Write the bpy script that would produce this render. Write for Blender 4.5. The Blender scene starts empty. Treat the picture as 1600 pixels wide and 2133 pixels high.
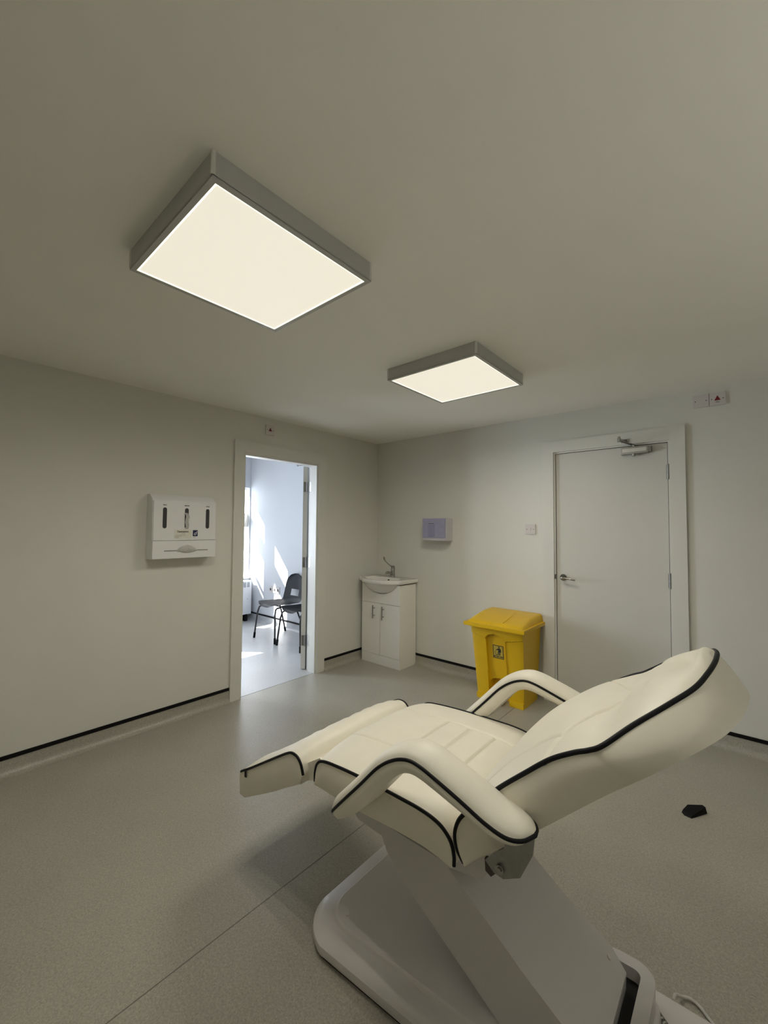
import bpy, bmesh, math, random
import numpy as np
from mathutils import Vector, Matrix

S = bpy.context.scene
COL = S.collection

# ------------------------------------------------------------------ camera
CAM = Vector((3.1731, -3.5414, 1.4117))
YAW, PITCH, ROLL, FPX = 0.8564, 0.0395, 0.0075, 861.98
_f = Vector((-math.cos(YAW) * math.cos(PITCH), math.sin(YAW) * math.cos(PITCH), math.sin(PITCH)))
_r = Vector((math.sin(YAW), math.cos(YAW), 0))
_u = _r.cross(_f)
_r2 = _r * math.cos(ROLL) + _u * math.sin(ROLL)
_u2 = -_r * math.sin(ROLL) + _u * math.cos(ROLL)
cd = bpy.data.cameras.new('camera')
cd.sensor_fit = 'HORIZONTAL'; cd.sensor_width = 36; cd.lens = FPX / 1600 * 36
cd.clip_start = 0.02; cd.clip_end = 100
cam = bpy.data.objects.new('camera', cd); COL.objects.link(cam)
cam.matrix_world = Matrix(((_r2.x, _u2.x, -_f.x, CAM.x), (_r2.y, _u2.y, -_f.y, CAM.y), (_r2.z, _u2.z, -_f.z, CAM.z), (0, 0, 0, 1)))
S.camera = cam

# ------------------------------------------------------------------ view, world, sun
S.view_settings.view_transform = 'Standard'; S.view_settings.look = 'None'
S.view_settings.exposure = 0.0; S.view_settings.gamma = 1.0; S.view_settings.use_curve_mapping = False
SKY = 0.12; SKY_SUNNY = 1.6
W = bpy.data.worlds.new('world'); S.world = W; W.use_nodes = True
bg = W.node_tree.nodes['Background']; bg.inputs[0].default_value = (0.80, 0.90, 1.0, 1)
# bright sky on the sunny side (-x), dimmed elsewhere to hold back light through the added window
_tc = W.node_tree.nodes.new('ShaderNodeTexCoord'); _sp = W.node_tree.nodes.new('ShaderNodeSeparateXYZ'); _mr = W.node_tree.nodes.new('ShaderNodeMapRange')
_mr.inputs['From Min'].default_value = -0.2; _mr.inputs['From Max'].default_value = -0.5; _mr.inputs['To Min'].default_value = SKY; _mr.inputs['To Max'].default_value = SKY_SUNNY
W.node_tree.links.new(_tc.outputs['Generated'], _sp.inputs[0]); W.node_tree.links.new(_sp.outputs['X'], _mr.inputs['Value']); W.node_tree.links.new(_mr.outputs[0], bg.inputs[1])
sd = bpy.data.lights.new('sun', 'SUN'); sd.energy = 40.0; sd.angle = 0.009; sd.color = (1, 0.97, 0.92)
sun = bpy.data.objects.new('sun', sd); COL.objects.link(sun)
sun.rotation_euler = Vector((1, 0.807, -1.08)).to_track_quat('-Z', 'Y').to_euler()
sun.location = (-6, -4, 6)
def area(name, loc, direction, sx, sy, power, color):
    l = bpy.data.lights.new(name, 'AREA'); l.shape = 'RECTANGLE'; l.size = sx; l.size_y = sy; l.energy = power; l.color = color
    o = bpy.data.objects.new(name, l); COL.objects.link(o); o.location = loc
    o.rotation_euler = Vector(direction).to_track_quat('-Z', 'Y').to_euler()
    return o
area('sky_light_side_room', (-2.86, -0.47, 1.35), (1, 0, -0.15), 0.95, 1.4, 20, (0.80, 0.89, 1.0))
area('sky_light_side_room', (-2.86, -2.70, 1.35), (1, 0, -0.15), 0.95, 1.4, 200, (0.80, 0.89, 1.0))
# added unseen lamp aimed up through the added right window to brighten the ceiling
area('added_uplight_right', (5.25, -3.2, 0.75), (-1, 0, 1.0), 3.0, 1.0, 104, (1.0, 0.975, 0.90))
LAMP_W = 4.0         # power of one of the nine lamps in each ceiling panel

# ------------------------------------------------------------------ materials
MATS = {}
def mat(name, col, rough=0.5, metal=0.0, noise=0.0, nscale=40, bump=0.0, bscale=300, coat=0.0, spec=0.5, emit=None, estr=1.0, sheen=0.0):
    if name in MATS: return MATS[name]
    m = bpy.data.materials.new(name); m.use_nodes = True; MATS[name] = m
    nt = m.node_tree; N = nt.nodes; L = nt.links; b = N['Principled BSDF']
    b.inputs['Base Color'].default_value = (*col, 1); b.inputs['Roughness'].default_value = rough
    b.inputs['Metallic'].default_value = metal; b.inputs['Coat Weight'].default_value = coat
    b.inputs['Specular IOR Level'].default_value = spec
    if emit:
        b.inputs['Emission Color'].default_value = (*emit, 1); b.inputs['Emission Strength'].default_value = estr
    tc = N.new('ShaderNodeTexCoord')
    if noise > 0:
        n = N.new('ShaderNodeTexNoise'); n.inputs['Scale'].default_value = nscale; n.inputs['Detail'].default_value = 4
        L.new(tc.outputs['Object'], n.inputs['Vector'])
        r = N.new('ShaderNodeMapRange'); r.inputs['From Min'].default_value = 0.3; r.inputs['From Max'].default_value = 0.7
        r.inputs['To Min'].default_value = 1 - noise; r.inputs['To Max'].default_value = 1 + noise
        L.new(n.outputs['Fac'], r.inputs['Value'])
        v = N.new('ShaderNodeVectorMath'); v.operation = 'SCALE'; v.inputs[0].default_value = col
        L.new(r.outputs['Result'], v.inputs['Scale']); L.new(v.outputs['Vector'], b.inputs['Base Color'])
    if bump > 0:
        n2 = N.new('ShaderNodeTexNoise'); n2.inputs['Scale'].default_value = bscale; n2.inputs['Detail'].default_value = 3
        L.new(tc.outputs['Object'], n2.inputs['Vector'])
        bp = N.new('ShaderNodeBump'); bp.inputs['Strength'].default_value = bump; bp.inputs['Distance'].default_value = 0.002
        L.new(n2.outputs['Fac'], bp.inputs['Height']); L.new(bp.outputs['Normal'], b.inputs['Normal'])
    return m

M_wall = mat('wall_paint', (0.72, 0.71, 0.65), 0.65, noise=0.015, nscale=3, bump=0.08, bscale=160, spec=0.3)
M_ceil = mat('ceiling_paint', (0.91, 0.90, 0.835), 0.85, noise=0.01, nscale=2, bump=0.05, bscale=120, spec=0.2)
M_blue = mat('side_room_daylit_paint', (0.64, 0.655, 0.685), 0.6, noise=0.01, nscale=3, spec=0.3)  # bluish cast of the daylight is put into this wall colour
M_gloss = mat('white_woodwork', (0.73, 0.72, 0.665), 0.35, noise=0.01, nscale=5)
M_leaf = mat('door_white', (0.65, 0.64, 0.585), 0.4, noise=0.012, nscale=4)
M_black = mat('black_strip', (0.004, 0.004, 0.005), 0.6, spec=0.2, noise=0.1, nscale=30)
M_dark = mat('dark_gap', (0.01, 0.01, 0.01), 0.8, noise=0.1, nscale=30)
M_chrome = mat('satin_chrome', (0.36, 0.36, 0.34), 0.22, metal=1.0, noise=0.05, nscale=60)
M_steel = mat('brushed_steel', (0.33, 0.33, 0.32), 0.35, metal=1.0, noise=0.06, nscale=80)
M_vinyl = mat('cream_vinyl', (0.86, 0.812, 0.695), 0.42, noise=0.02, nscale=12, bump=0.12, bscale=500)
M_pipe = mat('black_piping', (0.004, 0.004, 0.006), 0.5, spec=0.25, noise=0.1, nscale=60)
M_plastic = mat('white_plastic', (0.66, 0.63, 0.61), 0.3, noise=0.012, nscale=8)
M_plate = mat('plate_plastic', (0.66, 0.62, 0.60), 0.4, noise=0.01, nscale=20)
M_disp = mat('dispenser_plastic', (0.80, 0.80, 0.79), 0.4, noise=0.01, nscale=20)
M_slot = mat('smoked_window', (0.045, 0.045, 0.047), 0.3, noise=0.08, nscale=30)
M_paper = mat('paper_towel', (0.85, 0.84, 0.80), 0.9, noise=0.04, nscale=60, bump=0.3, bscale=90)
M_lilac = mat('lilac_plastic', (0.36, 0.345, 0.47), 0.25, noise=0.05, nscale=25)
M_yel = mat('yellow_plastic', (0.74, 0.46, 0.004), 0.38, noise=0.02, nscale=14, bump=0.05, bscale=200)
M_ceram = mat('ceramic', (0.82, 0.80, 0.75), 0.12, noise=0.005, nscale=10, coat=0.4)
M_cab = mat('gloss_cabinet', (0.86, 0.84, 0.78), 0.18, noise=0.008, nscale=6)
M_chair = mat('grey_polyprop', (0.020, 0.024, 0.030), 0.42, noise=0.08, nscale=50, bump=0.1, bscale=300)
M_cleg = mat('black_tube', (0.012, 0.012, 0.014), 0.3, noise=0.1, nscale=50)
M_heat = mat('heater_metal', (0.68, 0.71, 0.75), 0.4, noise=0.01, nscale=10)
M_grill = mat('heater_grill', (0.30, 0.32, 0.36), 0.5, noise=0.05, nscale=40)
M_red = mat('red_sign', (0.18, 0.006, 0.010), 0.5, noise=0.05, nscale=60)
M_navy = mat('navy_badge', (0.006, 0.008, 0.055), 0.4, noise=0.05, nscale=60)
M_ink = mat('black_ink', (0.02, 0.02, 0.022), 0.6, noise=0.1, nscale=60)
M_grey_ink = mat('grey_ink', (0.30, 0.30, 0.28), 0.6, noise=0.1, nscale=60)
M_white_ink = mat('white_ink', (0.80, 0.80, 0.85), 0.6, noise=0.02, nscale=60)
M_signyel = mat('sign_ground', (0.55, 0.42, 0.06), 0.5, noise=0.03, nscale=60)
M_cord = mat('white_cord', (0.62, 0.60, 0.56), 0.5, noise=0.05, nscale=50)
M_bezel = mat('light_bezel', (0.50, 0.50, 0.47), 0.4, noise=0.02, nscale=20)
M_diff = mat('light_diffuser', (0.3, 0.3, 0.28), 0.6, noise=0.01, nscale=3, emit=(1.0, 0.93, 0.76), estr=0.80)
M_edge = mat('light_edge', (0.8, 0.8, 0.7), 0.6, noise=0.01, nscale=3, emit=(1.0, 0.985, 0.84), estr=1.15)

def floor_mat(name, col, fine):
    m = bpy.data.materials.new(name); m.use_nodes = True
    nt = m.node_tree; N = nt.nodes; L = nt.links; b = N['Principled BSDF']
    tc = N.new('ShaderNodeTexCoord')
    vor = N.new('ShaderNodeTexVoronoi'); vor.inputs['Scale'].default_value = 330
    n1 = N.new('ShaderNodeTexNoise'); n1.inputs['Scale'].default_value = fine; n1.inputs['Detail'].default_value = 5; n1.inputs['Roughness'].default_value = 0.7
    n2 = N.new('ShaderNodeTexNoise'); n2.inputs['Scale'].default_value = 2.2; n2.inputs['Detail'].default_value = 2
    for n in (vor, n1, n2): L.new(tc.outputs['Object'], n.inputs['Vector'])
    r1 = N.new('ShaderNodeMapRange'); r1.inputs['From Min'].default_value = 0.3; r1.inputs['From Max'].default_value = 0.7; r1.inputs['To Min'].default_value = 0.80; r1.inputs['To Max'].default_value = 1.2
    r2 = N.new('ShaderNodeMapRange'); r2.inputs['From Min'].default_value = 0.3; r2.inputs['From Max'].default_value = 0.7; r2.inputs['To Min'].default_value = 0.95; r2.inputs['To Max'].default_value = 1.05
    r3 = N.new('ShaderNodeMapRange'); r3.inputs['From Min'].default_value = 0.0; r3.inputs['From Max'].default_value = 1.0; r3.inputs['To Min'].default_value = 0.88; r3.inputs['To Max'].default_value = 1.12
    sep = N.new('ShaderNodeSeparateColor'); L.new(vor.outputs['Color'], sep.inputs[0])
    L.new(n1.outputs['Fac'], r1.inputs['Value']); L.new(n2.outputs['Fac'], r2.inputs['Value']); L.new(sep.outputs[0], r3.inputs['Value'])
    ma = N.new('ShaderNodeMath'); ma.operation = 'MULTIPLY'; mb = N.new('ShaderNodeMath'); mb.operation = 'MULTIPLY'
    L.new(r1.outputs[0], ma.inputs[0]); L.new(r2.outputs[0], ma.inputs[1]); L.new(ma.outputs[0], mb.inputs[0]); L.new(r3.outputs[0], mb.inputs[1])
    v = N.new('ShaderNodeVectorMath'); v.operation = 'SCALE'; v.inputs[0].default_value = col
    L.new(mb.outputs[0], v.inputs['Scale']); L.new(v.outputs['Vector'], b.inputs['Base Color'])
    b.inputs['Roughness'].default_value = 0.34; b.inputs['Specular IOR Level'].default_value = 0.5
    bp = N.new('ShaderNodeBump'); bp.inputs['Strength'].default_value = 0.25; bp.inputs['Distance'].default_value = 0.001
    L.new(n1.outputs['Fac'], bp.inputs['Height']); L.new(bp.outputs['Normal'], b.inputs['Normal'])
    return m
M_floor = floor_mat('vinyl_floor', (0.385, 0.366, 0.308), 140)
M_floor2 = floor_mat('vinyl_floor_side_room', (0.50, 0.505, 0.51), 140)  # paler copy of the floor; the side room's daylight is put into its colour

# ------------------------------------------------------------------ helpers
def props(o, label=None, cat=None, kind=None, group=None):
    if label: o['label'] = label
    if cat: o['category'] = cat
    if kind: o['kind'] = kind
    if group: o['group'] = group
    return o
def empty(name, loc, label=None, cat=None, kind=None, group=None):
    o = bpy.data.objects.new(name, None); COL.objects.link(o); o.location = loc; o.empty_display_size = 0.1
    return props(o, label, cat, kind, group)
def link(name, bm, m, parent=None, smooth=35, bevel=0.0, segs=2, origin=None):
    """bm is in world coordinates; the object keeps its own origin at the parent's base."""
    me = bpy.data.meshes.new(name)
    if bevel > 0:
        es = [e for e in bm.edges if len(e.link_faces) == 2 and e.calc_face_angle(0) > math.radians(28)]
        bmesh.ops.bevel(bm, geom=es, offset=bevel, segments=segs, profile=0.7, affect='EDGES', clamp_overlap=True)
    bmesh.ops.recalc_face_normals(bm, faces=bm.faces[:])
    off = Vector(origin) if origin is not None else (world_loc(parent) if parent else Vector((0, 0, 0)))
    bmesh.ops.translate(bm, verts=bm.verts[:], vec=-off)
    bm.to_mesh(me); bm.free()
    if smooth:
        for p in me.polygons: p.use_smooth = True
        me.set_sharp_from_angle(angle=math.radians(smooth))
    for mm in (m if isinstance(m, (list, tuple)) else [m]): me.materials.append(mm)
    o = bpy.data.objects.new(name, me); COL.objects.link(o)
    if parent:
        o.parent = parent; o.location = off - world_loc(parent)
    else: o.location = off
    return o
def world_loc(o):
    v = Vector(o.location)
    while o.parent: o = o.parent; v += Vector(o.location)
    return v
def box(bm, x0, x1, y0, y1, z0, z1, rot=None, piv=None):
    vs = [bm.verts.new((x, y, z)) for x in (x0, x1) for y in (y0, y1) for z in (z0, z1)]
    for f in ((0, 1, 3, 2), (4, 6, 7, 5), (0, 4, 5, 1), (2, 3, 7, 6), (0, 2, 6, 4), (1, 5, 7, 3)):
        bm.faces.new([vs[i] for i in f])
    if rot is not None: bmesh.ops.rotate(bm, verts=vs, cent=piv, matrix=rot)
    return vs
def B(*a):
    bm = bmesh.new()
    for t in a: box(bm, *t)
    return bm
def prism(bm, pts, ax, a0, a1):
    """extrude a 2D outline along axis ax from a0 to a1 (pts give the two other axes in order)"""
    def P(p, a):
        q = list(p); q.insert(ax, a); return q
    v0 = [bm.verts.new(P(p, a0)) for p in pts]; v1 = [bm.verts.new(P(p, a1)) for p in pts]
    bm.faces.new(v0); bm.faces.new(v1[::-1])
    n = len(pts)
    for i in range(n): bm.faces.new((v0[i], v1[i], v1[(i + 1) % n], v0[(i + 1) % n]))
    return v0 + v1
def tube(bm, pts, r, n=10, closed=False, caps=True):
    pts = [Vector(p) for p in pts]; rings = []; m = len(pts); up = None
    rr = r if isinstance(r, (list, tuple)) else [r] * m
    for i, p in enumerate(pts):
        if closed: d = pts[(i + 1) % m] - pts[i - 1]
        else: d = pts[min(i + 1, m - 1)] - pts[max(i - 1, 0)]
        d.normalize()
        if up is None:
            up = Vector((0, 0, 1)) if abs(d.z) < 0.9 else Vector((1, 0, 0))
        a = d.cross(up)
        if a.length < 1e-5: a = d.orthogonal()
        a.normalize(); b = a.cross(d).normalized(); up = b
        rings.append([bm.verts.new(p + (a * math.cos(2 * math.pi * k / n) + b * math.sin(2 * math.pi * k / n)) * rr[i]) for k in range(n)])
    for i in range(m if closed else m - 1):
        A, C = rings[i], rings[(i + 1) % m]
        for k in range(n): bm.faces.new((A[k], A[(k + 1) % n], C[(k + 1) % n], C[k]))
    if caps and not closed: bm.faces.new(rings[0][::-1]); bm.faces.new(rings[-1])
def cyl(bm, c, axis, r, h, n=24, r2=None):
    c = Vector(c); a = Vector(axis).normalized()
    r2 = r if r2 is None else r2
    tube(bm, [c, c + a * h], [r, r2], n)
def spline(pts, n):
    """Catmull-Rom through 2D/3D points, n samples"""
    P = [np.array(p, float) for p in pts]
    P = [2 * P[0] - P[1]] + P + [2 * P[-1] - P[-2]]
    seg = [np.linalg.norm(P[i + 1] - P[i]) for i in range(1, len(P) - 2)]
    tot = sum(seg); out = []
    for k in range(n):
        s = tot * k / (n - 1); i = 0
        while i < len(seg) - 1 and s > seg[i] + 1e-9: s -= seg[i]; i += 1
        t = min(1, s / seg[i]) if seg[i] > 0 else 0
        a, b, c, d = P[i], P[i + 1], P[i + 2], P[i + 3]
        out.append(0.5 * ((2 * b) + (-a + c) * t + (2 * a - 5 * b + 4 * c - d) * t * t + (-a + 3 * b - 3 * c + d) * t ** 3))
    return out
def text_obj(name, s, size, m, parent, loc, xdir, ydir, shear=0, bold=0.0, align='LEFT'):
    cu = bpy.data.curves.new(name, 'FONT'); cu.body = s; cu.size = size; cu.extrude = 0.0004; cu.shear = shear; cu.offset = bold; cu.align_x = align
    cu.resolution_u = 3
    t = bpy.data.objects.new(name + '_tmp', cu); COL.objects.link(t)
    bpy.context.view_layer.update()
    me = bpy.data.meshes.new_from_object(t.evaluated_get(bpy.context.evaluated_depsgraph_get()))
    bpy.data.objects.remove(t)
    x = Vector(xdir).normalized(); y = Vector(ydir).normalized(); z = x.cross(y)
    R = Matrix((x, y, z)).transposed().to_4x4()
    me.transform(R)
    me.materials.clear(); me.materials.append(m)
    me.name = name
    o = bpy.data.objects.new(name, me); COL.objects.link(o); o.parent = parent
    o.location = Vector(loc) - world_loc(parent)
    return o

# ================================================================== the room
H = 2.3834; XR = 4.7; YB = -5.2; XW = -2.68
HS = 2.78                                # ceiling height of the side room
WT = 0.12                                # thickness of the wall with the open doorway
# ---- floor (welded vinyl, flat; the coved skirt is a part of the floor sheet at each wall)
bm = bmesh.new()
def quadf(bm, *p): bm.faces.new([bm.verts.new(q) for q in p])
quadf(bm, (-0.012, YB - 0.1, 0), (XR + 0.1, YB - 0.1, 0), (XR + 0.1, 0.1, 0), (-0.012, 0.1, 0))
quadf(bm, (XW - 0.1, YB - 0.1, 0), (-0.012, YB - 0.1, 0), (-0.012, 0.1, 0), (XW - 0.1, 0.1, 0))
quadf(bm, (XW - 0.1, YB - 0.1, -0.05), (XW - 0.1, 0.1, -0.05), (XR + 0.1, 0.1, -0.05), (XR + 0.1, YB - 0.1, -0.05))
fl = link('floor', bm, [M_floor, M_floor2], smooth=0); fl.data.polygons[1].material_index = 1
props(fl, 'grey speckled vinyl safety floor of both rooms', 'floor', 'structure')
def cove(pa, pb, nrm, name):
    """coved skirt from pa to pb along a wall; nrm points into the room"""
    bm = bmesh.new(); a = Vector((*pa, 0)); b = Vector((*pb, 0)); n = Vector((*nrm, 0)); R = 0.045
    prof = [(R + 0.004, 0.0005)] + [(R + 0.004 - R * math.sin(t), 0.0005 + R - R * math.cos(t)) for t in [math.pi / 2 * k / 8 for k in range(1, 9)]] + [(0.004, 0.093), (0.0, 0.093), (0.0, 0.0)]
    va = [bm.verts.new(a + n * p[0] + Vector((0, 0, p[1]))) for p in prof]; vb = [bm.verts.new(b + n * p[0] + Vector((0, 0, p[1]))) for p in prof]
    k = len(prof)
    for i in range(k): bm.faces.new((va[i], vb[i], vb[(i + 1) % k], va[(i + 1) % k]))
    bm.faces.new(va); bm.faces.new(vb[::-1])
    return link('cove', bm, M_floor2 if pb[0] < -0.05 else M_floor, fl, smooth=50)
COVES = [((0, YB), (0, -1.785), (1, 0)), ((0, -0.79), (0, 0), (1, 0)), ((0.0, 0), (1.892, 0), (0, -1)), ((2.881, 0), (XR, 0), (0, -1)),
         ((XR, YB), (XR, 0), (-1, 0)), ((0, YB), (XR, YB), (0, 1)), ((XW, 0), (-WT, 0), (0, -1)), ((XW, YB), (XW, 0), (1, 0))]
STRIP = []
for (a, b, n) in COVES:
    cove(a, b, n, 'cove')
bn = {0: 'baseboard_left', 1: 'baseboard_left_corner', 2: 'baseboard_far', 3: 'baseboard_far_right', 4: 'baseboard_right', 5: 'baseboard_back', 6: 'baseboard_side_room', 7: 'baseboard_side_window'}
bl = {0: 'long black capping strip on the left wall, left of the open doorway', 1: 'short black capping strip between open doorway and basin cabinet',
      2: 'black capping strip on the far wall behind the yellow bin', 3: 'black capping strip on the far wall right of the closed door',
      4: 'black capping strip on the right wall', 5: 'black capping strip on the back wall', 6: 'black capping strip behind the chairs in the side room', 7: 'black capping strip under the side room window'}
for i, (a, b, n) in enumerate(COVES):
    bm = bmesh.new(); a = Vector(a); b = Vector(b); n2 = Vector(n)
    x0 = min(a.x, b.x, (a + n2 * 0.007).x); x1 = max(a.x, b.x, (a + n2 * 0.007).x)
    y0 = min(a.y, b.y, (a + n2 * 0.007).y); y1 = max(a.y, b.y, (a + n2 * 0.007).y)
    box(bm, x0, x1, y0, y1, 0.091, 0.1138)
    props(link(bn[i], bm, M_black, smooth=0), bl[i], 'skirting', 'structure')
# floor seams (welds)
bm = B((1.7765, 1.7795, YB, 0, -0.001, 0.0007)); link('weld_seam', bm, mat('weld', (0.17, 0.165, 0.145), 0.5, noise=0.1, nscale=90), fl, 0)
bm = B((-0.014, -0.010, -1.70, -0.88, -0.001, 0.0008)); link('weld_seam', bm, MATS['weld'], fl, 0)

# ---- walls
def wall_x(name, x0, x1, ya, yb, holes, m, label, z1=H):
    """wall slab between x0..x1 running along y with rectangular holes (y0,y1,z0,z1)"""
    bm = bmesh.new(); ys = sorted({ya, yb, *[h[0] for h in holes], *[h[1] for h in holes]}); zs = sorted({0, z1, *[h[2] for h in holes], *[h[3] for h in holes]})
    for i in range(len(ys) - 1):
        for j in range(len(zs) - 1):
            yc = (ys[i] + ys[i + 1]) / 2; zc = (zs[j] + zs[j + 1]) / 2
            if any(h[0] < yc < h[1] and h[2] < zc < h[3] for h in holes): continue
            box(bm, x0, x1, ys[i], ys[i + 1], zs[j], zs[j + 1])
    bmesh.ops.remove_doubles(bm, verts=bm.verts[:], dist=1e-5)
    dup = {}
    for f in bm.faces:
        k = tuple(round(c, 4) for c in f.calc_center_median()); dup.setdefault(k, []).append(f)
    bmesh.ops.delete(bm, geom=[f for v in dup.values() if len(v) > 1 for f in v], context='FACES')
    return props(link(name, bm, m, smooth=0), label, 'wall', 'structure')
DY0, DY1, DZ = -1.713, -0.864, 2.061      # rough opening of the doorway
wall_x('wall_left', -WT, 0, YB, 0.0, [(DY0, DY1, 0, DZ)], [M_wall, M_blue], 'cream left wall with the open doorway', z1=HS)
me = bpy.data.objects['wall_left'].data
for p in me.polygons:
    if p.center.x < -WT + 0.002: p.material_index = 1
def wall_y(name, y0, y1, xa, xb, holes, m, label, z1=H):
    bm = bmesh.new(); xs = sorted({xa, xb, *[h[0] for h in holes], *[h[1] for h in holes]}); zs = sorted({0, z1, *[h[2] for h in holes], *[h[3] for h in holes]})
    for i in range(len(xs) - 1):
        for j in range(len(zs) - 1):
            xc = (xs[i] + xs[i + 1]) / 2; zc = (zs[j] + zs[j + 1]) / 2
            if any(h[0] < xc < h[1] and h[2] < zc < h[3] for h in holes): continue
            box(bm, xs[i], xs[i + 1], y0, y1, zs[j], zs[j + 1])
    bmesh.ops.remove_doubles(bm, verts=bm.verts[:], dist=1e-5)
    dup = {}
    for f in bm.faces:
        k = tuple(round(c, 4) for c in f.calc_center_median()); dup.setdefault(k, []).append(f)
    bmesh.ops.delete(bm, geom=[f for v in dup.values() if len(v) > 1 for f in v], context='FACES')
    return props(link(name, bm, m, smooth=0), label, 'wall', 'structure')
BX0, BX1, BZ = 1.965, 2.812, 2.078
wall_y('wall_far', 0, 0.12, -WT, XR, [(BX0, BX1, 0, BZ)], M_wall, 'cream far wall with the closed white door')
wall_y('wall_side_room', 0, 0.12, XW - 0.15, -WT, [], M_blue, 'bluish white far wall of the side room with sun patches', z1=HS)
wall_x('wall_right', XR, XR + 0.12, YB, 0.12, [(-4.5, -1.9, 1.30, 2.15)], M_wall, 'cream right wall')
wall_y('wall_back', YB - 0.12, YB, -WT, XR + 0.12, [], M_wall, 'cream back wall behind the viewer')
wall_y('wall_side_back', YB - 0.12, YB, XW - 0.15, -WT, [], M_blue, 'bluish back wall of the side room', z1=HS)
WIN = [(-0.92, -0.02, 0.635, 2.03), (-3.15, -2.25, 0.635, 2.03)]
wall_x('wall_window_side', XW - 0.15, XW, YB, 0.0, WIN, M_blue, 'bluish side room wall with two windows', z1=HS)
bm = B((0, XR + 0.12, YB - 0.12, 0.12, H, H + 0.1))
props(link('ceiling', bm, M_ceil, smooth=0), 'flat cream ceiling with the two square lights', 'ceiling', 'structure')
bm = B((XW - 0.15, 0, YB - 0.12, 0.12, HS, HS + 0.1))
props(link('ceiling_side_room', bm, M_blue, smooth=0), 'bluish white ceiling of the side room', 'ceiling', 'structure')
# corridor behind the closed door
bm = B((1.7, 3.1, 0.3, 0.35, 0, H)); props(link('wall_corridor', bm, M_wall, smooth=0), 'wall of the passage behind the closed door', 'wall', 'structure')

# ---- side room windows
def window(idx, y0, y1, lab):
    root = empty('window_%d' % idx, (XW - 0.06, (y0 + y1) / 2, 0.67), lab, 'window', 'structure')
    bm = bmesh.new(); x0, x1 = XW - 0.085, XW - 0.035
    ym = [(y0, y0 + 0.345), (y1 - 0.37, y1)]
    zr = [(0.65, 0.90), (0.92, 1.42), (1.63, 2.03)]
    box(bm, x0, x1, y0, y1, 0.635, 0.65)
    for a, b in ((0.90, 0.92), (1.42, 1.63)): box(bm, x0, x1, y0, y1, a, b)
    for a, b in zr: box(bm, x0, x1, ym[0][1], ym[1][0], a, b)
    link('window_frame', bm, M_gloss, root, 0)
    gm = MATS.get('glass')
    if not gm:
        gm = bpy.data.materials.new('glass'); gm.use_nodes = True; MATS['glass'] = gm
        nt = gm.node_tree; nt.nodes.clear(); o = nt.nodes.new('ShaderNodeOutputMaterial'); mx = nt.nodes.new('ShaderNodeMixShader'); t = nt.nodes.new('ShaderNodeBsdfTransparent'); g = nt.nodes.new('ShaderNodeBsdfGlossy')
        g.inputs['Roughness'].default_value = 0.02; mx.inputs[0].default_value = 0.05
        nt.links.new(t.outputs[0], mx.inputs[1]); nt.links.new(g.outputs[0], mx.inputs[2]); nt.links.new(mx.outputs[0], o.inputs[0])
    for a, b in ym:
        bm = bmesh.new()
        for c, d in zr: box(bm, XW - 0.062, XW - 0.058, a, b, c, d)
        link('window_pane', bm, gm, root, 0)
    bm = B((XW - 0.02, XW + 0.03, y0 - 0.03, min(y1 + 0.03, -0.005), 0.622, 0.645)); link('window_sill', bm, M_gloss, root, 0, bevel=0.004)
window(1, -0.92, -0.02, 'white framed side room window nearest the chairs')
window(2, -3.15, -2.25, 'white framed side room window further from the chairs')

root = empty('window_3', (XR + 0.06, -3.2, 1.30), 'added unseen window in the right wall letting light up to the ceiling', 'window', 'structure')  # added out of view so the uplight reaches the ceiling
link('window_frame', B((XR + 0.04, XR + 0.08, -4.5, -1.9, 1.30, 1.34), (XR + 0.04, XR + 0.08, -4.5, -1.9, 2.11, 2.15), (XR + 0.04, XR + 0.08, -4.5, -4.46, 1.34, 2.11), (XR + 0.04, XR + 0.08, -1.94, -1.9, 1.34, 2.11), (XR + 0.04, XR + 0.08, -3.22, -3.18, 1.34, 2.11)), M_gloss, root, 0)

# ---- closed door (door_1)
d1 = empty('door_1', (2.388, 0, 0), 'closed white flush door in the far wall', 'door', 'structure')
LX0, LX1 = 2.001, 2.7755
leaf = link('door_leaf', B((LX0, LX1, 0.006, 0.05, 0.008, 2.040)), M_leaf, d1, 0, bevel=0.0015)
link('door_frame', B((BX0, LX0 - 0.004, -0.004, 0.12, 0, BZ), (LX1 + 0.004, BX1, -0.004, 0.12, 0, BZ), (LX0 - 0.004, LX1 + 0.004, -0.004, 0.12, 2.044, BZ),
     (LX0 - 0.004, LX0 + 0.012, 0.052, 0.12, 0, 2.044), (LX1 - 0.012, LX1 + 0.004, 0.052, 0.12, 0, 2.044), (LX0, LX1, 0.052, 0.12, 2.03, 2.044)), M_gloss, d1, 0)
link('gap_shadow_line', B((LX0 - 0.004, LX0, 0.009, 0.05, 0, 2.044), (LX1, LX1 + 0.004, 0.009, 0.05, 0, 2.044), (LX0, LX1, 0.009, 0.05, 2.040, 2.044)), M_dark, d1, 0).name = 'gap_shade_strip'  # dark strip standing in for the shade in the gap round the leaf
link('architrave', B((1.8924, 1.985, -0.019, -0.0005, 0, 2.148), (2.788, 2.8814, -0.019, -0.0005, 0, 2.148), (1.985, 2.788, -0.019, -0.0005, 2.056, 2.148)), M_gloss, d1, 0, bevel=0.003)
for z in (1.83, 1.055, 0.25):
    bm = bmesh.new(); cyl(bm, (2.779, -0.006, z - 0.052), (0, 0, 1), 0.0075, 0.104, 14)
    box(bm, 2.768, 2.7785, -0.0015, 0.0055, z - 0.05, z + 0.05)
    for k in range(-1, 2, 2): cyl(bm, (2.779, -0.006, z + k * 0.052), (0, 0, k), 0.0055, 0.004, 10)
    link('hinge', bm, M_steel, d1)
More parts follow.
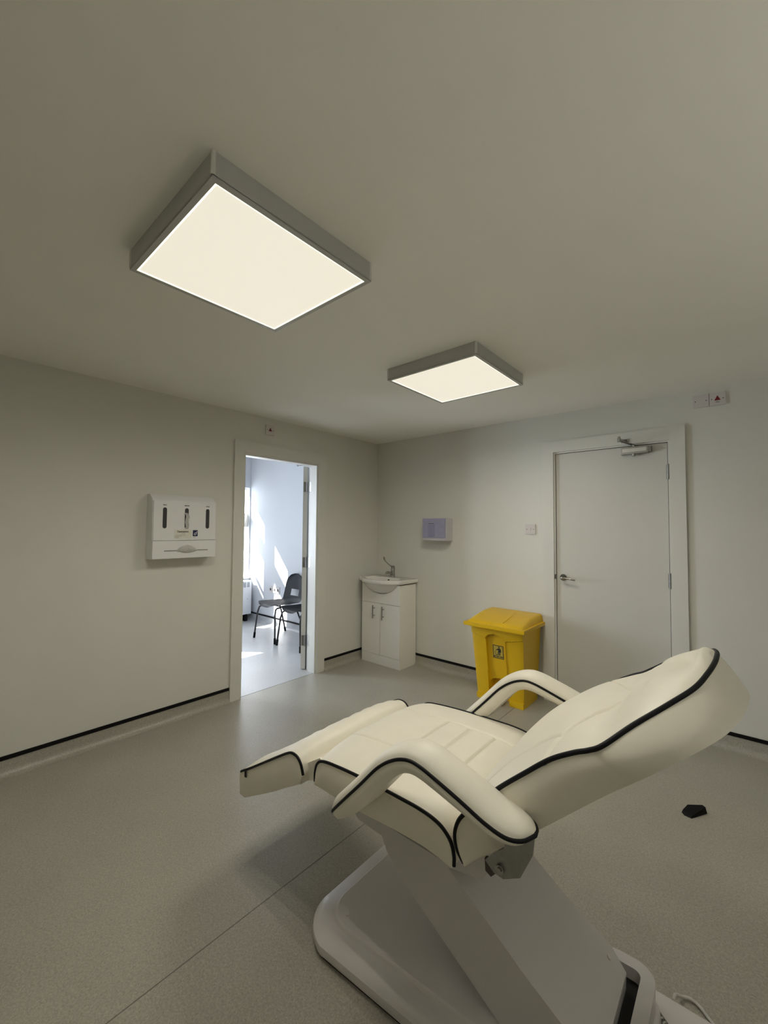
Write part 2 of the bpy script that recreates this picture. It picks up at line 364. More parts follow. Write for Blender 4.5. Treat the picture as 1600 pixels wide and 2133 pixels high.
# lever handle
bm = bmesh.new(); cyl(bm, (2.053, 0.006, 1.022), (0, -1, 0), 0.026, 0.010, 32); cyl(bm, (2.053, -0.004, 1.022), (0, -1, 0), 0.0235, 0.003, 32)
rose = link('door_handle', bm, M_chrome, d1)
bm = bmesh.new(); tube(bm, [(2.053, -0.004, 1.022), (2.053, -0.040, 1.022), (2.056, -0.049, 1.022), (2.066, -0.054, 1.0215), (2.09, -0.055, 1.020), (2.12, -0.053, 1.017), (2.15, -0.05, 1.012), (2.158, -0.049, 1.010)], [0.0095, 0.009, 0.009, 0.0085, 0.008, 0.0075, 0.007, 0.0055], 14)
link('lever', bm, M_chrome, rose)
bm = B((1.9975, 2.0005, -0.006, 0.02, 1.0, 1.047), (1.985, 1.999, -0.006, -0.0042, 1.005, 1.042)); link('strike_plate', bm, M_steel, d1, 0)
# door closer
cl = link('door_closer', B((2.49, 2.665, -0.040, 0.006, 1.978, 2.030)), M_steel, d1, bevel=0.006)
bm = bmesh.new(); cyl(bm, (2.57, -0.020, 1.978), (0, 0, -1), 0.014, 0.012, 20); cyl(bm, (2.57, -0.020, 1.967), (0, 0, -1), 0.009, 0.006, 16)
cyl(bm, (2.57, -0.020, 2.030), (0, 0, 1), 0.011, 0.018, 20)
link('spindle', bm, M_chrome, cl)
link('end_cap', B((2.665, 2.684, -0.036, -0.004, 1.984, 2.026)), mat('closer_cap', (0.25, 0.25, 0.24), 0.4, metal=1, noise=0.05), cl, bevel=0.005)
link('cover_strip', B((2.50, 2.655, -0.0415, -0.0395, 1.992, 2.018)), mat('closer_strip', (0.62, 0.61, 0.58), 0.4, metal=0.6, noise=0.02), cl, 0)
def bar(bm, a, b, w, t):
    a = Vector(a); b = Vector(b); d = (b - a).normalized(); s = Vector((0, 0, 1)).cross(d).normalized(); u = Vector((0, 0, 1)); vs = []
    for p in (a, b):
        for q in (-1, 1):
            for r in (-1, 1): vs.append(bm.verts.new(p + s * q * w / 2 + u * r * t / 2))
    for f in ((0, 1, 3, 2), (4, 6, 7, 5), (0, 4, 5, 1), (2, 3, 7, 6), (0, 2, 6, 4), (1, 5, 7, 3)): bm.faces.new([vs[i] for i in f])
bm = bmesh.new(); bar(bm, (2.57, -0.02, 2.046), (2.505, -0.165, 2.062), 0.020, 0.007); bar(bm, (2.505, -0.165, 2.072), (2.52, -0.02, 2.085), 0.018, 0.007)
cyl(bm, (2.505, -0.165, 2.052), (0, 0, 1), 0.011, 0.030, 16); cyl(bm, (2.505, -0.165, 2.082), (0, 0, 1), 0.008, 0.010, 12)
link('closer_arm', bm, M_chrome, cl)
bm = B((2.49, 2.545, -0.024, -0.0195, 2.070, 2.095)); cyl(bm, (2.518, -0.03, 2.078), (0, 0, 1), 0.009, 0.014, 14); link('arm_shoe', bm, M_chrome, cl, 30)

# ---- open doorway (door_2)
d2 = empty('door_2', (0, -1.288, 0), 'open doorway to the sunlit side room with its door swung back', 'door', 'structure')
YI0, YI1, ZI = -1.690, -0.887, 2.038
link('door_frame', B((-0.135, 0.004, DY0, YI0, 0, DZ), (-0.135, 0.004, YI1, DY1, 0, DZ), (-0.135, 0.004, YI0, YI1, ZI, DZ),
     (-0.085, 0.0, YI0, YI0 + 0.014, 0, ZI), (-0.085, -0.0, YI1 - 0.014, YI1, 0, ZI), (-0.085, 0.0, YI0 + 0.014, YI1 - 0.014, ZI - 0.014, ZI)), M_gloss, d2, 0, bevel=0.001)
link('architrave', B((0.0005, 0.019, -1.785, -1.6951, 0, 2.140), (0.0005, 0.019, -0.882, -0.7902, 0, 2.140), (0.0005, 0.019, -1.6951, -0.882, 2.0429, 2.140)), M_gloss, d2, 0, bevel=0.003)
link('architrave', B((-0.139, -0.1205, -1.785, -1.6951, 0, 2.140), (-0.139, -0.1205, -0.882, -0.7902, 0, 2.140), (-0.139, -0.1205, -1.6951, -0.882, 2.0429, 2.140)), M_gloss, d2, 0, bevel=0.003)
piv = Vector((-0.150, -0.900, 0)); ang = math.atan2(0.75, -0.66)
rot = Matrix.Rotation(ang, 3, 'Z')
def local_leaf(x0, x1, y0, y1, z0, z1):
    bm = bmesh.new(); vs = box(bm, x0, x1, y0, y1, z0, z1); bmesh.ops.rotate(bm, verts=vs, cent=(0, 0, 0), matrix=rot); bmesh.ops.translate(bm, verts=vs, vec=piv); return bm
# leaf runs along local +x from the hinge, thickness along local +y (towards the side facing the viewer)
lf = link('door_leaf', local_leaf(0.004, 0.79, -0.004, 0.040, 0.008, 2.032), M_leaf, d2, 0, bevel=0.001)
for z in (1.825, 1.065, 0.29):
    bm = bmesh.new(); cyl(bm, (piv.x, piv.y + 0.0, z - 0.053), (0, 0, 1), 0.0075, 0.106, 14)
    box(bm, -0.137, -0.100, YI1 - 0.0035, YI1, z - 0.05, z + 0.05)
    vs = box(bm, 0.0, 0.004, -0.002, 0.034, z - 0.05, z + 0.05); bmesh.ops.rotate(bm, verts=vs, cent=(0, 0, 0), matrix=rot); bmesh.ops.translate(bm, verts=vs, vec=piv)
    for dz in (-0.035, -0.012, 0.012, 0.035):
        p = piv + rot @ Vector((0.0, 0.012 + 0.01 * (dz > 0), z + dz)); cyl(bm, p, rot @ Vector((-1, 0, 0)), 0.003, 0.0012, 8)
    link('hinge', bm, M_steel, d2)
bm = bmesh.new(); bar(bm, (-0.19, -0.99, 2.035), (-0.12, -0.94, 2.035), 0.012, 0.006); cyl(bm, (-0.19, -0.99, 2.028), (0, 0, 1), 0.009, 0.014, 10); link('closer_arm', bm, M_steel, d2)

# ================================================================== ceiling lights
def ceiling_light(x0, y0, label, grp):
    """600 x 600 surface mounted panel; lamps live in the fixture"""
    x1, y1 = x0 + 0.6, y0 + 0.6; zb = H - 0.071; cx, cy = (x0 + x1) / 2, (y0 + y1) / 2
    r = empty('ceiling_light', (cx, cy, H), label, 'ceiling light', group=grp)
    t = 0.004
    bm = B((x0, x1, y0, y0 + t, zb + 0.004, H - 0.0005), (x0, x1, y1 - t, y1, zb + 0.004, H - 0.0005), (x0, x0 + t, y0 + t, y1 - t, zb + 0.004, H - 0.0005), (x1 - t, x1, y0 + t, y1 - t, zb + 0.004, H - 0.0005))
    link('housing', bm, M_bezel, r, 0, bevel=0.001)
    b = 0.016
    bm = B((x0, x1, y0, y0 + b, zb, zb + 0.006), (x0, x1, y1 - b, y1, zb, zb + 0.006), (x0, x0 + b, y0 + b, y1 - b, zb, zb + 0.006), (x1 - b, x1, y0 + b, y1 - b, zb, zb + 0.006))
    link('bezel', bm, M_bezel, r, 0, bevel=0.001)
    for (ax, ay) in ((x0, y0), (x0, y1), (x1, y0), (x1, y1)):
        bm = bmesh.new(); cyl(bm, (ax + (0.003 if ax == x0 else -0.003), ay + (0.003 if ay == y0 else -0.003), zb + 0.006), (0, 0, 1), 0.0065, H - zb - 0.007, 12); link('corner_trim', bm, M_gloss, r)
    link('diffuser', B((x0 + b, x1 - b, y0 + b, y1 - b, zb + 0.003, zb + 0.006)), M_diff, r, 0)
    e = 0.006
    bm = B((x0 + b, x1 - b, y0 + b, y0 + b + e, zb + 0.0015, zb + 0.003), (x0 + b, x1 - b, y1 - b - e, y1 - b, zb + 0.0015, zb + 0.003), (x0 + b, x0 + b + e, y0 + b + e, y1 - b - e, zb + 0.0015, zb + 0.003), (x1 - b - e, x1 - b, y0 + b + e, y1 - b - e, zb + 0.0015, zb + 0.003))
    link('bright_edge', bm, M_edge, r, 0)
    for i in range(3):
        for j in range(3):
            l = bpy.data.lights.new('panel_lamp', 'SPOT'); l.energy = LAMP_W; l.color = (1.0, 0.955, 0.84); l.spot_size = math.radians(178); l.spot_blend = 0.8; l.shadow_soft_size = 0.0
            o = bpy.data.objects.new('panel_lamp', l); COL.objects.link(o); o.parent = r
            o.location = ((i - 1) * 0.19, (j - 1) * 0.19, -0.071 - 0.004)
    return r
ceiling_light(1.562, -3.058, 'large square lit ceiling panel nearer the viewer, left of the other', 'square panel lights on the ceiling')
ceiling_light(1.552, -1.648, 'square lit ceiling panel further away, nearer the far wall door', 'square panel lights on the ceiling')

# ================================================================== things on the walls
# ---- triple dispenser on the left wall
D = empty('glove_dispenser', (0, -2.21, 1.18), 'wide white triple dispenser with three dark slots on the left wall', 'dispenser')
bm = bmesh.new()
prism(bm, [(0.0005, 1.186), (0.0005, 1.640), (0.055, 1.640), (0.100, 1.605), (0.108, 1.590), (0.108, 1.186)], 1, -2.436, -1.985)
link('housing', bm, M_disp, D, bevel=0.012, segs=3)
link('front_panel', B((0.1075, 0.118, -2.432, -1.989, 1.316, 1.592)), M_disp, D, bevel=0.005)
low = link('lower_panel', B((0.1075, 0.1195, -2.434, -1.987, 1.188, 1.313)), M_disp, D, bevel=0.005)
def pill(bm, yc, z0, z1, w, x0, x1):
    pts = []
    for k in range(13): a = math.pi * k / 12; pts.append((yc + w * math.cos(a), z1 - w + w * math.sin(a)))
    for k in range(13): a = math.pi + math.pi * k / 12; pts.append((yc + w * math.cos(a), z0 + w + w * math.sin(a)))
    prism(bm, pts, 0, x0, x1)
for i, yc in enumerate((-2.359, -2.208, -2.053)):
    bm = bmesh.new(); pill(bm, yc, 1.400, 1.547, 0.0135, 0.1165, 0.1187); link('slot', bm, M_slot, D, 30)
for s, yc in (('SMALL', -2.359), ('MEDIUM', -2.208), ('LARGE', -2.053)):
    text_obj('lettering', s, 0.009, M_ink, D, (0.1185, yc, 1.562), (0, 1, 0), (0, 0, 1), bold=0.0003, align='CENTER')
# paper poking out of the middle slot
random.seed(3)
bm = bmesh.new()
g = [[bm.verts.new((0.1185 + 0.016 * math.sin(math.pi * i / 8) + 0.004 * math.sin(i * 2.1 + j * 1.7), -2.222 + 0.005 * j + 0.005 * math.sin(i * 1.3), 1.398 + 0.0145 * i)) for j in range(6)] for i in range(9)]
for i in range(8):
    for j in range(5): bm.faces.new((g[i][j], g[i + 1][j], g[i + 1][j + 1], g[i][j + 1]))
bmesh.ops.solidify(bm, geom=bm.faces[:], thickness=0.002)
link('protruding_glove', bm, M_paper, D, 60)
link('label_patch', B((0.1175, 0.1184, -2.292, -2.17, 1.327, 1.392)), mat('label_cream', (0.74, 0.72, 0.62), 0.6, noise=0.01), D, 0)
text_obj('lettering', 'Danicentre', 0.0175, M_ink, D, (0.1186, -2.272, 1.372), (0, 1, 0), (0, 0, 1), bold=0.0005)
text_obj('lettering', 'with Sani-', 0.0075, M_grey_ink, D, (0.1186, -2.245, 1.360), (0, 1, 0), (0, 0, 1))
for k in range(4):
    text_obj('lettering', ['For dispensing gloves and aprons', 'Gloves  aprons  wipes', 'Refill when', 'Clean with'][k][: [30, 18, 11, 10][k]], 0.0062, M_grey_ink, D, (0.1186, -2.288, 1.349 - 0.0065 * k), (0, 1, 0), (0, 0, 1))
bd = link('badge', B((0.1175, 0.1186, -2.161, -2.1255, 1.343, 1.388)), M_navy, D, 0)
text_obj('lettering', 'd', 0.042, M_white_ink, D, (0.1188, -2.1575, 1.3515), (0, 1, 0), (0, 0, 1), shear=0.35)
text_obj('lettering', 'daniels', 0.0075, M_grey_ink, D, (0.1186, -2.160, 1.333), (0, 1, 0), (0, 0, 1)).data.name = 'lettering'
bm = bmesh.new(); pill_pts = None
box(bm, 0.1185, 0.1203, -2.358, -2.046, 1.238, 1.2455); link('apron_slot', bm, mat('slot_grey', (0.30, 0.30, 0.28), 0.6, noise=0.03), D, 0, bevel=0.0008)
# paper flap arched out of the long slot
bm = bmesh.new(); rows = []
for i in range(15):
    t = i / 14; y = -2.275 + 0.152 * t; top = 1.243 + 0.038 * math.sin(math.pi * min(1, t * 1.05)) ** 0.8; row = []
    for j in range(7):
        s = j / 6; z = top - (top - 1.236 + 0.012 * math.sin(math.pi * t) ** 2) * s
        row.append(bm.verts.new((0.1205 + 0.018 * math.sin(math.pi * t) * math.sin(math.pi * (0.15 + 0.75 * s)) + 0.003 * math.sin(i * 1.9 + j), y, z)))
    rows.append(row)
for i in range(14):
    for j in range(6): bm.faces.new((rows[i][j], rows[i + 1][j], rows[i + 1][j + 1], rows[i][j + 1]))
bmesh.ops.solidify(bm, geom=bm.faces[:], thickness=0.0015)
link('paper_flap', bm, M_paper, D, 60)

# ---- small call point plates
def plate(axis, a, z, label, cat, grp=None, sign=True, size=0.086):
    """square wall plate; axis 'x' = on the left wall (faces +x), 'y' = on the far wall (faces -y); a = centre along the wall"""
    if axis == 'x': r = empty('call_plate' if sign else 'blank_plate', (0, a, z), label, cat, group=grp)
    else: r = empty('call_plate' if sign else 'blank_plate', (a, 0, z), label, cat, group=grp)
    h = size / 2
    def bb(u0, u1, z0, z1, d0, d1):
        if axis == 'x': return (d0, d1, a + u0, a + u1, z + z0, z + z1)
        return (a + u0, a + u1, -d1, -d0, z + z0, z + z1)
    link('faceplate', B(bb(-h, h, -h, h, 0.0004, 0.010)), M_plate, r, bevel=0.0025)
    for u in (-0.030, 0.030):
        bm = bmesh.new()
        if axis == 'x': cyl(bm, (0.0095, a + u, z), (1, 0, 0), 0.0034, 0.0012, 12)
        else: cyl(bm, (a + u, -0.0095, z), (0, -1, 0), 0.0034, 0.0012, 12)
        link('screw', bm, M_slot, r)
    if sign:
        bm = bmesh.new(); tri = [(a - 0.0165, z - 0.010), (a + 0.0165, z - 0.010), (a, z + 0.022)]
        if axis == 'x': prism(bm, tri, 0, 0.0098, 0.0114)
        else: prism(bm, tri, 1, -0.0114, -0.0098)
        link('red_triangle', bm, M_red, r, 0)
    return r
plate('x', -1.447, 2.278, 'square call plate with a red triangle above the open doorway', 'call plate')
p = plate('y', 3.0615, 2.297, 'square plate with a red triangle, right one of the pair above the closed door', 'call plate')
text_obj('lettering', 'CALL', 0.0095, M_ink, p, (3.0615, -0.0104, 2.297 - 0.024), (1, 0, 0), (0, 0, 1), bold=0.0002, align='CENTER')
plate('y', 2.9725, 2.297, 'plain square blanking plate, left one of the pair above the closed door', 'wall plate', sign=False)

# ---- light switch between towel dispenser and closed door
sw = empty('light_switch', (1.784, 0, 1.413), 'square white light switch on far wall left of the closed door', 'switch')
link('faceplate', B((1.741, 1.827, -0.010, -0.0004, 1.370, 1.456)), M_plate, sw, bevel=0.0025)
link('rocker', B((1.778, 1.790, -0.0145, -0.0095, 1.401, 1.425)), M_plate, sw, bevel=0.0015)
for u in (-0.030, 0.030):
    bm = bmesh.new(); cyl(bm, (1.784 + u, -0.0095, 1.413), (0, -1, 0), 0.0034, 0.0012, 12); link('screw', bm, M_slot, sw)

# ---- paper towel dispenser on the far wall
T = empty('towel_dispenser', (0.86, 0, 1.30), 'small lilac fronted paper towel dispenser on the far wall right of the basin', 'dispenser')
link('housing', B((0.722, 1.003, -0.112, -0.0004, 1.294, 1.515)), mat('housing_grey', (0.58, 0.56, 0.58), 0.35, noise=0.01), T, bevel=0.012, segs=3)
link('front_cover', B((0.727, 0.992, -0.122, -0.106, 1.322, 1.514)), M_lilac, T, bevel=0.008, segs=3)
link('lower_lip', B((0.727, 0.985, -0.120, -0.106, 1.297, 1.318)), mat('housing_grey', (0.6, 0.58, 0.6)), T, bevel=0.005)
link('viewing_slot', B((0.80, 0.862, -0.1228, -0.1218, 1.459, 1.463)), M_ink, T, 0)
link('viewing_window', B((0.79, 0.872, -0.1229, -0.1219, 1.33, 1.45)), mat('lilac_dark', (0.30, 0.285, 0.41), 0.2, noise=0.08, nscale=14), T, 0, bevel=0.0004)
bm = bmesh.new(); tube(bm, [(0.797, -0.123, 1.466), (0.806, -0.1235, 1.4635), (0.83, -0.1238, 1.462), (0.853, -0.1235, 1.4635), (0.862, -0.123, 1.466)], 0.0012, 6); link('logo_line', bm, M_ink, T)

# ================================================================== basin unit
# cabinet
K = empty('vanity_cabinet', (0.305, -0.15, 0), 'white two door gloss cabinet under the basin in the corner', 'cabinet')
cx0, cx1, cy = 0.046, 0.564, -0.284
for a, b in ((cx0, cx0 + 0.016), (cx1 - 0.016, cx1)): link('side_panel', B((a, b, cy + 0.016, -0.013, 0.0, 0.834)), M_cab, K, 0, bevel=0.001)
link('bottom_shelf', B((cx0 + 0.016, cx1 - 0.016, cy + 0.016, -0.013, 0.098, 0.114)), M_cab, K, 0)
_c = (cx0 + cx1) / 2
_cut = [(0.0, 0.731), (0.05, 0.734), (0.089, 0.742), (0.1415, 0.760), (0.184, 0.786), (0.217, 0.816), (0.232, 0.834)]
bm = bmesh.new(); prism(bm, [(cx0, 0.632), (cx1, 0.632), (cx1, 0.834)] + [(0.301 + x, z) for x, z in _cut[::-1]] + [(0.301 - x, z) for x, z in _cut[1:]] + [(cx0, 0.834)], 1, cy, cy + 0.016)
link('top_panel', bm, M_cab, K, 0)
link('plinth', B((cx0, cx1, cy + 0.001, cy + 0.016, 0.001, 0.098)), M_cab, K, 0, bevel=0.0015)
for a, b, hx in ((cx0, 0.3035, 0.226), (0.3065, cx1, 0.354)):
    dr = link('door', B((a, b, cy - 0.001, cy + 0.015, 0.101, 0.629)), M_cab, K, 0, bevel=0.0015)
    bm = bmesh.new(); cyl(bm, (hx, cy - 0.030, 0.470), (0, 0, 1), 0.006, 0.136, 14)
    for z in (0.500, 0.576): cyl(bm, (hx, cy - 0.001, z), (0, -1, 0), 0.0045, 0.028, 12)
    link('handle', bm, M_steel, dr)
# basin: rim outline bows forward; bowl hangs below
BS = empty('wash_basin', (0.30, -0.19, 0.834), 'white ceramic semi recessed wash basin on the corner cabinet', 'basin')
bx0, bx1 = 0.014, 0.588; bcx = 0.301; zt = 0.888
def rim_y(x, yf=-0.425, ys=-0.292):
    u = (x - bcx) / (bx1 - bcx); return ys + (yf - ys) * max(0, 1 - abs(u / 0.92) ** 2.6) if abs(u) < 0.92 else ys
N_ = 72
def outline(inset, n=N_):
    """closed outline points of the basin, starting back left, counter clockwise seen from above"""
    pts = []; m = n // 2
    for k in range(m):
        u = k / (m - 1); x = bx0 + inset + (bx1 - bx0 - 2 * inset) * u
        y0 = rim_y(bx0 + (bx1 - bx0) * u) + inset
        pts.append((x, y0))
    for k in range(m):
        u = k / (m - 1); x = bx1 - inset - (bx1 - bx0 - 2 * inset) * u
        pts.append((x, -0.004 - inset * 0.4))
    return pts
def bowl_ring(s, z, yc=-0.235, rx=0.225, ry=0.150, n=N_):
    m = n // 2; pts = []
    for k in range(m):
        a = math.pi + math.pi * k / (m - 1); pts.append((bcx + rx * s * math.cos(a), yc + ry * s * math.sin(a), z))
    for k in range(m):
        a = math.pi * k / (m - 1); pts.append((bcx + rx * s * math.cos(a), yc + ry * 0.72 * s * math.sin(a), z))
    return pts
bm = bmesh.new(); rings = []
def lay(pts): rings.append([bm.verts.new(p) for p in pts])
# outside belly from the bottom up
for s, z in ((0.05, 0.728), (0.3, 0.732), (0.5, 0.744), (0.68, 0.762), (0.84, 0.788), (0.97, 0.818), (1.06, 0.842)):
    lay([(p[0], p[1], z) for p in bowl_ring(s, z, -0.215, 0.238, 0.185)])
lay([(x, y, 0.846) for x, y in outline(0.010)])
lay([(x, y, 0.852) for x, y in outline(0.002)])
lay([(x, y, zt - 0.010) for x, y in outline(0.0)])
lay([(x, y, zt - 0.002) for x, y in outline(0.004)])
lay([(x, y, zt) for x, y in outline(0.012)])
for s, z in ((1.0, zt - 0.001), (0.975, zt - 0.006), (0.93, zt - 0.025), (0.85, zt - 0.055), (0.70, zt - 0.085), (0.45, zt - 0.105), (0.12, zt - 0.113)):
    lay(bowl_ring(s, z))
for i in range(len(rings) - 1):
    for k in range(N_): bm.faces.new((rings[i][k], rings[i][(k + 1) % N_], rings[i + 1][(k + 1) % N_], rings[i + 1][k]))
bm.faces.new(rings[0][::-1]); bm.faces.new(rings[-1])
link('bowl', bm, M_ceram, BS, 50)
bm = bmesh.new(); cyl(bm, (bcx, -0.145, 0.858), (0, -1, 0.35), 0.011, 0.004, 18); link('overflow_hole', bm, M_dark, BS)
bm = bmesh.new(); cyl(bm, (bcx, -0.235, zt - 0.112), (0, 0, 1), 0.022, 0.004, 20); link('drain', bm, M_chrome, BS)
bm = bmesh.new(); cyl(bm, (0.572, -0.03, 0.838), (0, 0, 1), 0.006, 0.01, 10); link('fixing_bolt', bm, M_steel, BS)
# tap
TP = empty('mixer_tap', (0.30, -0.075, zt), 'chrome mixer tap with a long medical lever on the basin', 'tap')
bm = bmesh.new(); tube(bm, [(0.30, -0.075, zt), (0.30, -0.075, zt + 0.012), (0.30, -0.075, zt + 0.05), (0.30, -0.075, zt + 0.085), (0.30, -0.075, zt + 0.092)], [0.027, 0.024, 0.022, 0.023, 0.018], 24)
link('body', bm, M_chrome, TP, 40)
bm = bmesh.new(); tube(bm, [(0.30, -0.085, zt + 0.035), (0.30, -0.12, zt + 0.045), (0.30, -0.155, zt + 0.055), (0.30, -0.175, zt + 0.055), (0.30, -0.182, zt + 0.045), (0.30, -0.183, zt + 0.036)], [0.017, 0.015, 0.013, 0.0125, 0.012, 0.011], 18)
link('spout', bm, M_chrome, TP, 40)
bm = bmesh.new(); tube(bm, [(0.30, -0.073, zt + 0.088), (0.30, -0.073, zt + 0.11), (0.30, -0.076, zt + 0.118)], [0.022, 0.021, 0.013], 20)
tube(bm, [(0.30, -0.085, zt + 0.110), (0.298, -0.12, zt + 0.125), (0.296, -0.16, zt + 0.150), (0.294, -0.195, zt + 0.178), (0.293, -0.212, zt + 0.200), (0.293, -0.216, zt + 0.222)], [0.008, 0.005, 0.005, 0.0055, 0.009, 0.0075], 12)
link('lever', bm, M_chrome, TP, 40)

# ================================================================== yellow pedal bin
YB_ = empty('pedal_bin', (1.66, -0.22, 0), 'tall yellow plastic pedal bin against the far wall beside the closed door', 'bin')
bzt = 0.615
def lerp(a, b, t): return a + (b - a) * t
def bin_x(z): t = z / bzt; return lerp(1.452, 1.425, t), lerp(1.848, 1.872, t)
def bin_y(z): t = z / bzt; return lerp(-0.335, -0.405, t), lerp(-0.050, -0.020, t)
bm = bmesh.new()
# body shell as a grid front with a recessed arch; columns in x, rows in z
def arch(x, z):
    """depth of the front recess at x,z"""
    c = lerp(1.646, 1.640, z / bzt); hw = 0.082; top = 0.515 + 0.045 * math.sqrt(max(0, 1 - ((x - c) / hw) ** 2)) if abs(x - c) < hw else 0
    if abs(x - c) < hw and z < top: return 1
    return 0
def foot(x, z):
    c = 1.650; hw = 0.080
    return 1 if abs(x - c) < hw and z < 0.155 + 0.035 * math.sqrt(max(0, 1 - ((x - c) / hw) ** 2)) else 0
def shoulder(x, z):
    c = 1.645; e = abs(x - c)
    return 1 if e > 0.085 and z < lerp(0.515, 0.545, min(1, (e - 0.085) / 0.14)) else 0
NX, NZ = 84, 120
grid = []
for j in range(NZ + 1):
    z = bzt * j / NZ; x0, x1 = bin_x(z); yf, yb = bin_y(z); row = []
    for i in range(NX + 1):
        x = lerp(x0, x1, i / NX); u = abs(2 * i / NX - 1)
        y = yf + 0.010 * u ** 6 + 0.008 * shoulder(x, z)
        a = arch(x, z); 
        if a: y += 0.030
        if foot(x, z): y += 0.055
        row.append(bm.verts.new((x, y, z)))
    grid.append(row)
for j in range(NZ):
    for i in range(NX): bm.faces.new((grid[j][i], grid[j][i + 1], grid[j + 1][i + 1], grid[j + 1][i]))
back = [[bm.verts.new((bin_x(bzt * j / NZ)[1], bin_y(bzt * j / NZ)[1], bzt * j / NZ)), bm.verts.new((bin_x(bzt * j / NZ)[0], bin_y(bzt * j / NZ)[1], bzt * j / NZ))] for j in range(NZ + 1)]
for j in range(NZ):
    bm.faces.new((grid[j][NX], back[j][0], back[j + 1][0], grid[j + 1][NX])); bm.faces.new((back[j][0], back[j][1], back[j + 1][1], back[j + 1][0])); bm.faces.new((back[j][1], grid[j][0], grid[j + 1][0], back[j + 1][1]))
bm.faces.new([v for v in grid[0]] + [back[0][0], back[0][1]]); bm.faces.new(([v for v in grid[NZ]] + [back[NZ][0], back[NZ][1]])[::-1])
link('body', bm, M_yel, YB_, 30)
for a, b in ((1.449, 1.566), (1.736, 1.851)): link('base_foot', B((a, b, -0.339, -0.045, 0.0005, 0.045)), M_yel, YB_, bevel=0.004)
# collar under the lid, following the arch
bm = bmesh.new(); prism(bm, [(1.42, -0.412), (1.878, -0.412), (1.878, -0.015), (1.42, -0.015)], 2, 0.598, 0.622); link('collar', bm, M_yel, YB_, bevel=0.006)
# lid: shallow curved top, overhanging rim
bm = bmesh.new(); rows = []; nx, ny = 40, 30; lx0, lx1, ly0, ly1 = 1.395, 1.902, -0.452, -0.006
def lid_z(u, v):
    """u 0..1 across, v 0 front .. 1 back"""
    e = min(1, (1 - abs(2 * u - 1)) / 0.10); f = min(1, v / 0.10)
    k = math.sin(math.pi / 2 * max(0, e)) * math.sin(math.pi / 2 * max(0, f))
    crown = 0.010 + 0.052 * math.sin(math.pi * (0.5 * min(1, v * 1.25))) 
    return 0.640 + crown * k ** 0.6
for j in range(ny + 1):
    v = j / ny; row = []
    for i in range(nx + 1):
        u = i / nx; x = lerp(lx0 + 0.012, lx1 - 0.012, u); y = lerp(ly0 + 0.014, ly1 - 0.004, v)
        z = lid_z(u, v)
        gx = abs(x - (1.70 + 0.09 * (1 - v)))
        row.append(bm.verts.new((x, y, z)))
    rows.append(row)
for j in range(ny):
    for i in range(nx): bm.faces.new((rows[j][i], rows[j][i + 1], rows[j + 1][i + 1], rows[j + 1][i]))
ret = bmesh.ops.extrude_edge_only(bm, edges=[e for e in bm.edges if e.is_boundary])
vs = [v for v in ret['geom'] if isinstance(v, bmesh.types.BMVert)]
for v in vs: v.co.z = 0.630
be = [e for e in bm.edges if e.is_boundary]; bmesh.ops.contextual_create(bm, geom=be)
lid = link('lid', bm, M_yel, YB_, 50)
bm = B((lx0 - 0.006, lx1 + 0.006, ly0 - 0.006, ly1, 0.614, 0.641)); link('lid_rim', bm, M_yel, lid, bevel=0.010, segs=4)
bm = bmesh.new()
def ridge(pts, r=0.003):
    tube(bm, pts, r, 6)
ridge([(lerp(lx0, lx1, u), lerp(ly0, ly1, v), lid_z(u, v)) for u, v in [(0.60 - 0.10 * (t - 0.12) + 0.06 * math.sin(t * 3), t) for t in [0.12 + 0.04 * k for k in range(22)]]])
link('lid_crease', bm, M_yel, lid, 40)
bm = bmesh.new(); vs = box(bm, 1.60, 1.70, -0.405, -0.30, 0.022, 0.034); link('pedal', bm, M_yel, YB_, bevel=0.005)
# sign on the front recess
ys = bin_y(0.41)[0] + 0.030 - 0.0008
def lean(bm):
    for v in bm.verts: v.co.y -= (v.co.z - 0.41) * 0.1138
    return bm
sg = link('sign', lean(B((1.604, 1.695, ys - 0.0006, ys + 0.004, 0.360, 0.468))), M_signyel, YB_, 0)
yy = ys - 0.0014
link('sign_border', lean(B((1.604, 1.695, yy, yy + 0.001, 0.463, 0.468), (1.604, 1.695, yy, yy + 0.001, 0.360, 0.365), (1.604, 1.609, yy, yy + 0.001, 0.365, 0.463), (1.690, 1.695, yy, yy + 0.001, 0.365, 0.463))), M_ink, sg, 0)
bm = bmesh.new()
prism(bm, [(1.6575 + 0.0065 * math.cos(k * math.pi / 8), 0.4535 + 0.0065 * math.sin(k * math.pi / 8)) for k in range(16)], 1, yy, yy + 0.001)
prism(bm, [(1.651, 0.444), (1.664, 0.445), (1.672, 0.438), (1.675, 0.415), (1.670, 0.412), (1.667, 0.418), (1.666, 0.387), (1.660, 0.387), (1.659, 0.412), (1.657, 0.412), (1.656, 0.387), (1.650, 0.387), (1.650, 0.430), (1.636, 0.428), (1.630, 0.422), (1.629, 0.426), (1.637, 0.435)], 1, yy, yy + 0.001)
prism(bm, [(1.620, 0.418), (1.624, 0.418), (1.629, 0.393), (1.637, 0.391), (1.643, 0.393), (1.643, 0.418), (1.6465, 0.418), (1.6465, 0.389), (1.638, 0.386), (1.627, 0.388)], 1, yy, yy + 0.001)
link('litter_symbol', lean(bm), M_ink, sg, 0)
text_obj('lettering', 'BE TIDY BIN', 0.0145, M_ink, YB_, (1.6495, yy - 0.0002 + 0.0045, 0.3705), (1, 0, 0), (0, -0.1138, 1), bold=0.0006, align='CENTER')

